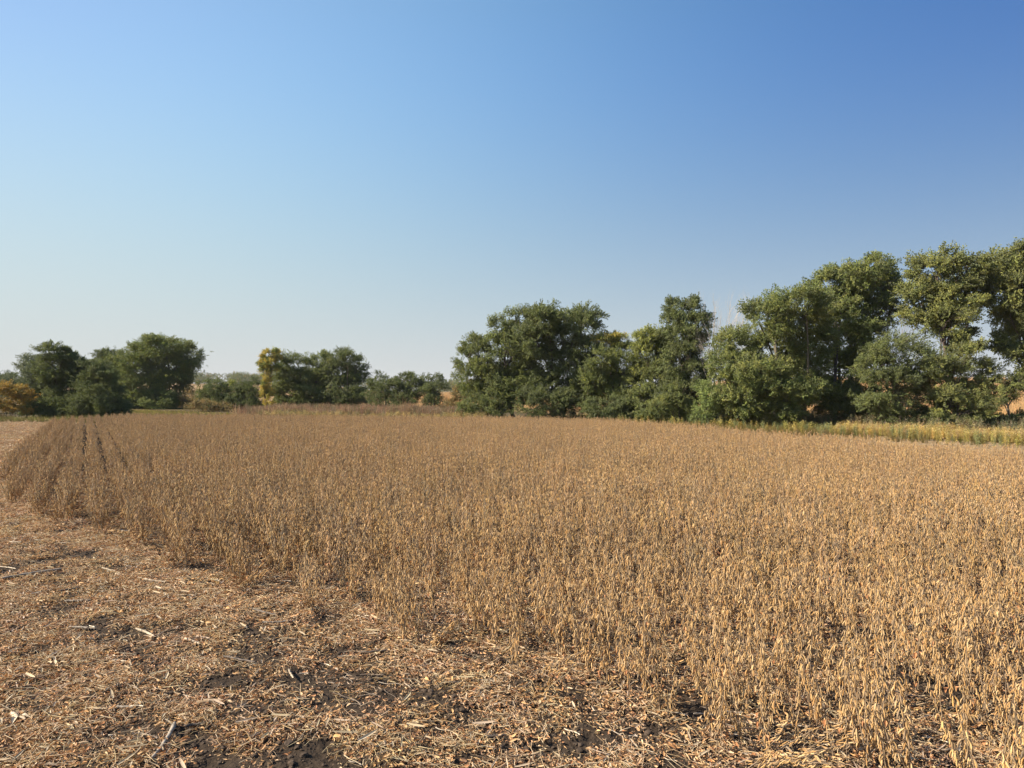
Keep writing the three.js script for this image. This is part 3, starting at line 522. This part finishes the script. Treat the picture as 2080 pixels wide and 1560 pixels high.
// ---------- fallen leaves, leaf stalks and pods on the soil ----------
const BARE = [[-7.16,12.16,0.38,0.54],[-3.93,6.91,0.29,0.20],[-4.80,7.38,0.26,0.16],[-3.11,5.98,0.17,0.11],[-3.47,6.26,0.17,0.09],[-1.56,5.63,0.27,0.13],[-3.35,6.81,0.28,0.11],[-2.19,6.09,0.25,0.11],[-1.46,6.20,0.13,0.09],[-3.64,8.62,0.24,0.18],[-1.53,4.92,0.10,0.07],[0.17,5.55,0.15,0.09],[-6.55,9.09,0.25,0.35],[-0.47,4.85,0.20,0.07],[1.90,4.58,0.19,0.13]];
{
  const leafTones = [[0.51, 0.30, 0.132], [0.55, 0.36, 0.18], [0.43, 0.235, 0.098], [0.34, 0.16, 0.062], [0.57, 0.41, 0.24], [0.21, 0.12, 0.064]].map((c) => rgb(...c));
  const straw = [[0.52, 0.37, 0.19], [0.43, 0.29, 0.145], [0.56, 0.43, 0.25]].map((c) => rgb(...c));
  const patches = Array.from({ length: 12 }, (_, k) => {
    const r = rng(1200 + k), g = new Shape();
    for (let j = 0; j < 42; j++) { // curled leaves, some flat, some on edge
      const a = r() * 6.28, d = 0.17 * Math.sqrt(r()), o = V(Math.cos(a) * d, 0.006 + 0.032 * r() * r(), Math.sin(a) * d), w = r() * 6.28;
      const dir = V(Math.cos(w), (r() - 0.45) * 0.9, Math.sin(w)).normalize(), n = V((r() - 0.5) * 2.2, 1, (r() - 0.5) * 2.2).normalize();
      n.addScaledVector(dir, -n.dot(dir)).normalize();
      const s = 0.021 + 0.021 * r() * r();
      g.crisp(o, dir, n, s * (1.05 + 0.6 * r()), s * (0.3 + 0.42 * r()), 1.4 + 2.8 * r(), 1.7 * (r() - 0.35), leafTones[Math.floor(Math.pow(r(), 1.4) * 6)]);
    }
    for (let j = 0; j < 2; j++) { // shreds of old corn leaf
      const a = r() * 6.28, d = 0.13 * Math.sqrt(r()), w = r() * 6.28, dir = V(Math.cos(w), (r() - 0.5) * 0.25, Math.sin(w)).normalize(), n = V((r() - 0.5) * 0.9, 1, (r() - 0.5) * 0.9).normalize(), v = 0.6 + 0.7 * r();
      n.addScaledVector(dir, -n.dot(dir)).normalize();
      if (r() < 0.7) g.crisp(V(Math.cos(a) * d, 0.022 + 0.016 * r(), Math.sin(a) * d), dir, n, 0.06 + 0.09 * r(), 0.009 + 0.011 * r(), 1 + 1.6 * r(), 0.5 * (r() - 0.4), rgb(0.38 * v, 0.29 * v, 0.18 * v));
    }
    for (let j = 0; j < 34; j++) { // chaff: torn slivers
      const a = r() * 6.28, d = 0.17 * Math.sqrt(r()), w = r() * 6.28, dir = V(Math.cos(w), (r() - 0.5) * 0.7, Math.sin(w)).normalize(), n = V(r() - 0.5, 0.6, r() - 0.5).normalize();
      n.addScaledVector(dir, -n.dot(dir)).normalize();
      g.leaf(V(Math.cos(a) * d, 0.005 + 0.026 * r() * r(), Math.sin(a) * d), dir, n, 0.012 + 0.03 * r() * r(), 0.003 + 0.005 * r(), 0.3, 0.4, r() < 0.4 ? straw[Math.floor(r() * 3)] : leafTones[Math.floor(r() * 6)]);
    }
    for (let j = 0; j < 8; j++) { // leaf stalks
      const a = r() * 6.28, d = 0.16 * Math.sqrt(r()), w = r() * 6.28, len = 0.04 + 0.19 * r() * r(), o = V(Math.cos(a) * d, 0.01 + 0.03 * r(), Math.sin(a) * d);
      const e = o.clone().add(V(Math.cos(w) * len, (r() - 0.35) * 0.04, Math.sin(w) * len)), m = V().lerpVectors(o, e, 0.5).add(V((r() - 0.5) * len * 0.45, 0.02 * r(), (r() - 0.5) * len * 0.45));
      g.tube([o, m, e], [0.002, 0.0017, 0.0011], 3, straw[Math.floor(r() * 3)]);
    }
    for (let j = 0; j < 3; j++) { // dropped pods
      const a = r() * 6.28, d = 0.15 * Math.sqrt(r()), s = 0.036 + 0.012 * r(), q = new THREE.Quaternion().setFromEuler(new THREE.Euler(1.4 + 0.3 * r(), r() * 6.28, r() * 3, 'YXZ'));
      g.add(podShapes[j], new THREE.Matrix4().compose(V(Math.cos(a) * d, 0.016, Math.sin(a) * d), q, V(s, s, s)), podTones[Math.floor(r() * 5)]);
    }
    return g.build();
  });
  const lists = patches.map(() => []), r = rng(77);
  const put = (x, z, grow) => {
    for (const [bx, bz, rx, rz] of BARE) { const u = (x - bx) / (rx + 0.05), w = (z - bz) / (rz + 0.05); if (u * u + w * w < 0.8 + 0.5 * noise(x * 9, z * 9) && r() < 0.72) return; }
    const q = new THREE.Quaternion().setFromEuler(new THREE.Euler((r() - 0.5) * 0.12, r() * 6.28, (r() - 0.5) * 0.12)), s = (0.75 + 0.5 * r()) * grow, v = 0.82 + 0.34 * r();
    lists[Math.floor(r() * 12)].push({ m: new THREE.Matrix4().compose(V(x, ground(x, z) + 0.004 * r(), -z), q, V(s, s * (0.8 + 0.5 * r()), s)), c: rgb(v, v * (0.95 + 0.1 * r()), v * (0.9 + 0.2 * r())) });
  };
  const scatter = (x0, x1, z0, z1, per, grow, keep) => {
    const n = Math.round((x1 - x0) * (z1 - z0) * per);
    for (let k = 0; k < n; k++) { const x = lerp(x0, x1, r()), z = lerp(z0, z1, r()); if (inView(x, z, 2) && keep(x, z)) put(x, z, grow); }
  };
  const cover = (x, z) => { const u = x * 0.76 - z * 0.65, w = x * 0.65 + z * 0.76; return noise(u * 0.6, w * 2.1, 3) + 0.7 * noise(u * 2, w * 5.5, 3) > -0.2 - 0.28 * r(); };
  scatter(-11, 10, 2.2, 11.5, 62, 1, (x, z) => cover(x, z) && (pOf(x, z) < 11));
  scatter(-14, -4, 11.5, 20, 40, 1.25, (x, z) => cover(x, z) && pOf(x, z) < 1.6);
  scatter(-42, -12, 20, 58, 13, 1.9, (x, z) => pOf(x, z) < -0.6);
  scatter(8, 30, 14, 34, 9, 1.6, (x, z) => { const p = pOf(x, z); return p > 24.6 && p < 27.4; });
  const o = new THREE.Group(); o.name = 'leaf_litter';
  tag(o, 'tan and rusty fallen soybean leaves, leaf stalks and pods strewn over the soil', 'leaf litter', null, 'stuff');
  lists.forEach((l, k) => { instanced('leaf_scatter', patches[k], M.litter, l, o).userData.kind = 'stuff'; });
  scene.add(o);
  console.log('litter', lists.reduce((a, l) => a + l.length, 0));
}

// ---------- crumbs of soil ----------
{
  const crumbs = [0, 1, 2].map((k) => {
    const g = new THREE.IcosahedronGeometry(1, 1), q = g.attributes.position;
    for (let j = 0; j < q.count; j++) { const v = V().fromBufferAttribute(q, j), s = 1 + 0.5 * noise(v.x * 1.4 + k * 9, v.y * 1.4, v.z * 1.4); q.setXYZ(j, v.x * s, v.y * s * 0.65, v.z * s); }
    g.computeVertexNormals();
    return g;
  });
  const r = rng(404), lists = [[], [], []];
  for (let k = 0; k < 45000; k++) {
    const x = lerp(-9, 7, r()), z = lerp(3.6, 12, r()), t = r(), s = 0.004 + 0.022 * t * t * t * t + 0.003 * r(), v = 0.75 + 0.5 * r();
    if (!inView(x, z, 0.3) || pOf(x, z) > 9) continue;
    lists[k % 3].push({ m: new THREE.Matrix4().compose(V(x, ground(x, z) + s * 0.2, -z), new THREE.Quaternion().setFromAxisAngle(UP, r() * 6), V(s, s, s * (0.7 + 0.5 * r()))), c: rgb(v, v, v) });
  }
  const m = new THREE.MeshPhysicalMaterial({ color: rgb(0.066, 0.049, 0.036), roughness: 1, specularIntensity: 0.15, name: 'soil crumb' });
  const o = new THREE.Group(); o.name = 'soil_crumbs'; tag(o, 'dark crumbs and small clods of bare soil between the fallen leaves', 'soil', null, 'stuff');
  lists.forEach((l, k) => { instanced('crumb_scatter', crumbs[k], m, l, o).userData.kind = 'stuff'; });
  scene.add(o);
}

// ---------- broken bits of old stalk, lying mostly the way the planter went ----------
{
  const bits = [0, 1, 2, 3].map((k) => {
    const r = rng(620 + k), g = new Shape(), pts = [], rr = [], cc = [];
    for (let j = 0; j <= 5; j++) { const v = 0.75 + 0.5 * r(); pts.push(V(j / 5 - 0.5, 0.02 * r(), 0.05 * Math.sin(j * 1.1 + k) + 0.03 * r())); rr.push(0.045 * (0.7 + 0.5 * r()) * (k % 2 ? 1 : 0.6)); cc.push(rgb(v, v, v)); }
    g.tube(pts, rr, 5, cc, 0.6);
    return g.build();
  });
  const r = rng(909), lists = [[], [], [], []], tones = [[0.12, 0.09, 0.065], [0.30, 0.25, 0.19], [0.56, 0.47, 0.34], [0.17, 0.125, 0.085]];
  for (let k = 0; k < 5200; k++) {
    const x = lerp(-10, 3, r()), z = lerp(3.6, 14, r()), a = r(), b = r(), c = r(), e = r();
    if (!inView(x, z, 0.3) || pOf(x, z) > 7) continue;
    const u = x * 0.76 - z * 0.65, w = x * 0.65 + z * 0.76;          // along and across the old rows
    if (noise(u * 0.35, w * 2.1, 8) < 0.06 + 0.2 * c) continue;
    const len = 0.05 + 0.17 * a * a, t = tones[Math.floor(b * 4)], v = 0.8 + 0.4 * c;
    const q = new THREE.Quaternion().setFromEuler(new THREE.Euler((a - 0.5) * 0.5, -0.45 + (e - 0.5) * 1.1, (b - 0.5) * 0.16, 'YXZ'));
    lists[k % 4].push({ m: new THREE.Matrix4().compose(V(x, ground(x, z) + 0.012 + 0.018 * c, -z), q, V(len, 0.1 + 0.08 * e, 0.1 + 0.08 * e)), c: rgb(t[0] * v, t[1] * v, t[2] * v) });
  }
  const o = new THREE.Group(); o.name = 'stalk_fragments'; tag(o, 'small broken fragments of dark and bleached stalk mixed through the fallen leaves', 'plant debris', null, 'stuff');
  lists.forEach((l, k) => { instanced('fragment_scatter', bits[k], M.dry, l, o).userData.kind = 'stuff'; });
  scene.add(o);
}

// ---------- old corn stalks lying on the soil ----------
{
  const STALKS = [[-5.98,8.86,0.65,0.71,0.022,0],[-5.09,9.05,0.46,-0.56,0.014,1],[-4.28,8.53,0.37,-0.36,0.014,1],[-4.25,8.37,0.28,0.08,0.013,1],[-5.07,8.19,0.25,0.80,0.014,2],[-4.70,7.71,0.27,0.07,0.017,0],[-4.33,7.41,0.36,-0.47,0.012,1],[-3.96,7.59,0.30,0.29,0.015,2],[-3.64,7.92,0.24,0.00,0.012,1],[-3.46,6.72,0.33,-0.62,0.016,1],[-2.93,6.50,0.27,-0.54,0.015,1],[-4.14,6.86,0.29,-0.10,0.014,0],[-3.32,6.04,0.13,-0.25,0.012,1],[-6.50,9.17,0.31,-0.34,0.012,1],[-7.19,10.85,0.18,0.00,0.012,1],[-2.79,5.14,0.12,-0.07,0.013,0],[-2.96,4.77,0.26,0.03,0.007,1],[-2.17,4.86,0.12,0.29,0.015,2],[-2.26,4.63,0.48,-1.41,0.015,0],[-2.50,4.73,0.17,0.33,0.01,2],[-2.60,7.35,0.51,-0.65,0.016,2],[-3.21,7.55,0.30,-0.17,0.013,1],[-2.31,7.05,0.31,0.29,0.013,0],[-0.42,5.58,0.29,0.30,0.011,2],[-0.17,5.60,0.23,-0.24,0.01,1],[-0.11,4.72,0.14,0.14,0.014,2],[-1.19,6.25,0.30,0.32,0.014,2],[-7.45,10.67,0.24,-0.29,0.01,1],[-2.30,6.01,0.33,-0.34,0.012,2],[-3.98,5.74,0.22,0.14,0.01,1],[-1.77,5.72,0.22,-1.10,0.01,1],[-1.74,6.60,0.21,-0.32,0.01,1]]; // x, z, length, turn, radius, tone
  const tones = [[0.28, 0.235, 0.18], [0.42, 0.34, 0.235], [0.11, 0.082, 0.06]];
  const words = ['weathered grey', 'bleached pale', 'dark rotted'];
  STALKS.forEach(([x, z, len, turn, rad, tone], k) => {
    const r = rng(2000 + k), root = new THREE.Group(), g = new Shape(), joint = new Shape(), c = tones[tone];
    root.name = numbered('corn_stalk'); root.position.set(x, ground(x, z) + rad * 0.7 + 0.017, -z); root.rotation.y = turn; root.rotation.z = (r() - 0.5) * 0.06;
    const n = 13, pts = [], rr = [], cc = [], bow = (r() - 0.5) * 0.06 * len;
    for (let j = 0; j <= n; j++) {
      const t = j / n - 0.5, v = 0.45 + 0.75 * r();
      pts.push(V(t * len, 0.006 * r(), bow * (1 - 4 * t * t) + 0.004 * (r() - 0.5))); rr.push(rad * (j === 0 || j === n ? 0.55 : 1) * (0.8 + 0.35 * r()) * (1 - 0.25 * (t + 0.5))); cc.push(rgb(c[0] * v, c[1] * v, c[2] * v));
    }
    g.tube(pts, rr, 8, cc, 0.75);
    const a = lit(new THREE.Mesh(g.build(), M.dry)); a.name = 'stalk'; root.add(a);
    const m = Math.max(1, Math.floor(len / 0.17));
    for (let j = 0; j < m; j++) {
      const f = ((j + 0.4 + 0.2 * r()) / m) * n, i = Math.min(n - 1, Math.floor(f)), o = V().lerpVectors(pts[i], pts[i + 1], f - i), w = rr[i] * 1.22;
      joint.tube([o.clone().add(V(-0.008, 0, 0)), o, o.clone().add(V(0.008, 0, 0))], [w * 0.8, w, w * 0.8], 8, rgb(c[0] * 0.7, c[1] * 0.66, c[2] * 0.6), 0.8);
    }
    const b = lit(new THREE.Mesh(joint.build(), M.dry)); b.name = 'joint'; root.add(b);
    tag(root, `${words[tone]} ${len > 0.42 ? 'long' : len > 0.25 ? 'middling' : 'short'} ${rad > 0.0125 ? 'thick' : 'thin'} corn stalk ${BARE.some(([bx, bz, rx, rz]) => ((x - bx) / (rx + 0.15)) ** 2 + ((z - bz) / (rz + 0.15)) ** 2 < 1) ? 'lying beside a patch of bare dark soil' : sOf(x, z) > 13.5 - 2.98 * (pOf(x, z) - 0.04) - 3 ? 'lying near the ends of the bean rows' : 'lying in the open leaf litter'}`, 'corn stalk', `${words[tone]} old corn stalks lying on the soil`);
    scene.add(root);
  });
  // a bleached cob
  const r = rng(31), root = new THREE.Group(); root.name = 'corn_cob'; root.position.set(-3.5, ground(-3.5, 5.02) + 0.028, -5.02); root.rotation.y = -0.7;
  const core = new Shape(), pts = [], rr = [];
  for (let j = 0; j <= 12; j++) { pts.push(V((j / 12 - 0.5) * 0.13, 0, 0)); rr.push(0.016 * Math.pow(Math.sin(Math.PI * (0.12 + 0.8 * j / 12)), 0.4) * (j % 2 ? 1.12 : 0.95)); }
  core.tube(pts, rr, 9, rgb(0.48, 0.38, 0.26));
  const a = lit(new THREE.Mesh(core.build(), M.dry)); a.name = 'cob'; root.add(a);
  const husk = new Shape(); for (let j = 0; j < 4; j++) husk.leaf(V(0.05, 0.004, 0), V(1, -0.1 + 0.3 * r(), (r() - 0.5) * 1.6).normalize(), UP, 0.11, 0.035, 0.3, 0.3, rgb(0.46, 0.37, 0.25));
  const b = lit(new THREE.Mesh(husk.build(), M.dry)); b.name = 'husk'; root.add(b);
  tag(root, 'bleached broken corn cob with torn husk lying in the litter', 'corn cob'); scene.add(root);
}

// ---------- grass and weeds along the far edges ----------
{
  const blade = (g, r, o, h, w, lean, c) => {
    const a = r() * 6.28, d = V(Math.cos(a), 0, Math.sin(a)), s = V(-d.z, 0, d.x), q = (t, k) => o.clone().addScaledVector(d, lean * t * t * h).addScaledVector(UP, t * h * (1 - 0.25 * lean * t)).addScaledVector(s, k * w * (1 - t));
    const b = g.count, n = V(d.x, 0.3, d.z).normalize();
    for (const t of [0, 0.5]) for (const k of [-0.5, 0.5]) { const e = q(t, k); g.v(e.x, e.y, e.z, n.x, n.y, n.z, c); }
    const e = q(1, 0); g.v(e.x, e.y, e.z, n.x, n.y, n.z, c);
    g.i.push(b, b + 1, b + 2, b + 1, b + 3, b + 2, b + 2, b + 3, b + 4);
  };
  const tuft = (seed) => { const r = rng(seed), g = new Shape(); for (let k = 0; k < 34; k++) { const v = 0.75 + 0.5 * r(); blade(g, r, V((r() - 0.5) * 0.3, 0, (r() - 0.5) * 0.3), 0.5 + 0.5 * r(), 0.018, 0.15 + 0.5 * r(), rgb(v, v, v)); } return g.build(); };
  const weed = (seed) => { // leafy stems
    const r = rng(seed), g = new Shape();
    for (let k = 0; k < 6; k++) {
      const o = V((r() - 0.5) * 0.25, 0, (r() - 0.5) * 0.25), e = o.clone().add(V((r() - 0.5) * 0.25, 0.65 + 0.4 * r(), (r() - 0.5) * 0.25)), v = 0.6 + 0.3 * r();
      g.tube([o, V().lerpVectors(o, e, 0.5), e], [0.006, 0.005, 0.002], 3, rgb(v, v * 0.85, v * 0.8));
      for (let j = 0; j < 13; j++) { const w = r() * 6.28, u = 0.85 + 0.4 * r(), d = V(Math.cos(w), (r() - 0.3) * 0.8, Math.sin(w)).normalize(), n = V((r() - 0.5), 1, (r() - 0.5)); n.addScaledVector(d, -n.dot(d)).normalize(); g.leaf(V().lerpVectors(o, e, 0.2 + 0.8 * (j / 12)), d, n, 0.09 + 0.05 * r(), 0.045, 0.2, 0.3, rgb(u, u, u)); }
    }
    return g.build();
  };
  const plume = (seed) => { // rank stems with a feathery seed head
    const r = rng(seed), g = new Shape();
    for (let k = 0; k < 9; k++) {
      const o = V((r() - 0.5) * 0.4, 0, (r() - 0.5) * 0.4), e = o.clone().add(V((r() - 0.5) * 0.3, 0.7 + 0.4 * r(), (r() - 0.5) * 0.3)), v = 0.7 + 0.5 * r();
      g.tube([o, V().lerpVectors(o, e, 0.5), e], [0.006, 0.005, 0.002], 3, rgb(v, v, v));
      for (let j = 0; j < 12; j++) { const w = r() * 6.28, d = V(Math.cos(w) * 0.6, 0.8, Math.sin(w) * 0.6).normalize(); g.leaf(V().lerpVectors(o, e, 0.35 + 0.65 * (j / 11)), d, V(-d.z, 0.2, d.x).normalize(), 0.10, 0.022, 0.3, 0.2, rgb(v, v * 0.95, v)); }
    }
    return g.build();
  };
  const strip = (name, label, category, geometry, poly, per, h, tones, seed, keep) => {
    const r = rng(seed), xs = poly.map((p) => p[0]), zs = poly.map((p) => p[1]), list = [], x0 = Math.min(...xs), x1 = Math.max(...xs), z0 = Math.min(...zs), z1 = Math.max(...zs);
    const n = Math.round((x1 - x0) * (z1 - z0) * per);
    for (let k = 0; k < n; k++) {
      const x = lerp(x0, x1, r()), z = lerp(z0, z1, r()), t = r(), u = r(), w = r(), e = r();
      if (!inside(poly, x, z) || inside(FIELD, x, z) || !inView(x, z, 2) || (keep && !keep(x, z, e))) continue;
      const b = tones[Math.floor(t * tones.length)], v = (0.75 + 0.5 * u) * (1 + 0.25 * noise(x * 0.5, z * 0.5, 6)), s = h * (0.65 + 0.6 * w) * (1 + 0.35 * noise(x * 0.3, z * 0.3, 8)), wide = 0.75 + 0.5 * u;
      list.push({ m: new THREE.Matrix4().compose(V(x, ground(x, z) - 0.02, -z), new THREE.Quaternion().setFromAxisAngle(UP, e * 6.28), V(s * wide, s, s * wide)), c: rgb(b[0] * v, b[1] * v, b[2] * v) });
    }
    const o = instanced(name, geometry, M.leaf, list, scene);
    tag(o, label, category, null, 'stuff');
    console.log(name, list.length);
  };
  const band = (p0, p1, s0, s1) => [xzOf(p0, s0), xzOf(p1, s0), xzOf(p1, s1), xzOf(p0, s1)];
  strip('golden_weeds', 'strip of golden yellow leafy weeds beyond the bare track', 'weeds', weed(1), band(34.8, 38.4, -10, 25), 24, 0.52, [[0.52, 0.37, 0.08], [0.46, 0.31, 0.09], [0.36, 0.31, 0.07], [0.50, 0.41, 0.14], [0.36, 0.23, 0.09]], 11);
  strip('meadow_grass', 'rough green and straw coloured grass strip between the crop and the elms', 'grass', tuft(2), band(31, 38.2, 16, 50), 18, 0.44, [[0.17, 0.17, 0.045], [0.24, 0.21, 0.055], [0.44, 0.33, 0.15], [0.36, 0.27, 0.11], [0.40, 0.30, 0.10]], 12, (x, z, e) => sOf(x, z) > 23 || e < 0.2);
  strip('yellow_flowering_weeds', 'yellow green leafy weeds scattered in the grass strip', 'weeds', weed(5), band(31.5, 37, 12, 44), 3, 0.6, [[0.32, 0.29, 0.045], [0.42, 0.33, 0.06], [0.15, 0.18, 0.045]], 13);
  strip('undergrowth', 'rank green and brown undergrowth below the tree line', 'undergrowth', weed(3), band(38, 46, -8, 50), 8, 0.85, [[0.11, 0.14, 0.04], [0.17, 0.16, 0.05], [0.26, 0.19, 0.08]], 14);
  strip('red_weeds', 'tall rusty red brown weeds in front of the middle trees', 'weeds', plume(4), [[-24, 60], [-4, 55], [-3, 66], [-24, 74]], 7, 0.85, [[0.24, 0.13, 0.06], [0.30, 0.17, 0.085], [0.18, 0.125, 0.06], [0.36, 0.25, 0.11], [0.15, 0.135, 0.05]], 15);
  strip('goldenrod', 'mustard yellow and green weeds at the field end before the oaks', 'weeds', weed(6), [[-20, 55.5], [-2, 52], [-2, 56], [-20, 60]], 9, 0.7, [[0.32, 0.24, 0.05], [0.19, 0.175, 0.05], [0.40, 0.27, 0.07]], 16);
  strip('field_end_grass', 'short bright green grass at the far end of the bean rows', 'grass', tuft(7), [[-39, 58], [-20, 54], [-20, 66], [-45, 84], [-50, 80]], 9, 0.32, [[0.2, 0.2, 0.055], [0.28, 0.25, 0.075], [0.34, 0.27, 0.1]], 17);
  strip('thicket_grass', 'tangled grass along the foot of the black thicket', 'grass', tuft(8), [[-44, 53], [-24, 50], [-24, 56], [-44, 58]], 9, 0.5, [[0.16, 0.17, 0.055], [0.22, 0.19, 0.08]], 18);
  strip('far_crop', 'tan ripe crop on the rising far field behind the trees', 'crop', plume(9), [[-12, 84], [4, 78], [30, 58], [90, 50], [130, 150], [-30, 170]], 1.1, 0.8, [[0.52, 0.34, 0.14], [0.46, 0.28, 0.11], [0.55, 0.36, 0.13]], 19);
}

scene.fog = new THREE.FogExp2(0xdfe6ee, 0.0001);               // thin autumn haze over the far fields
renderer.render(scene, camera);
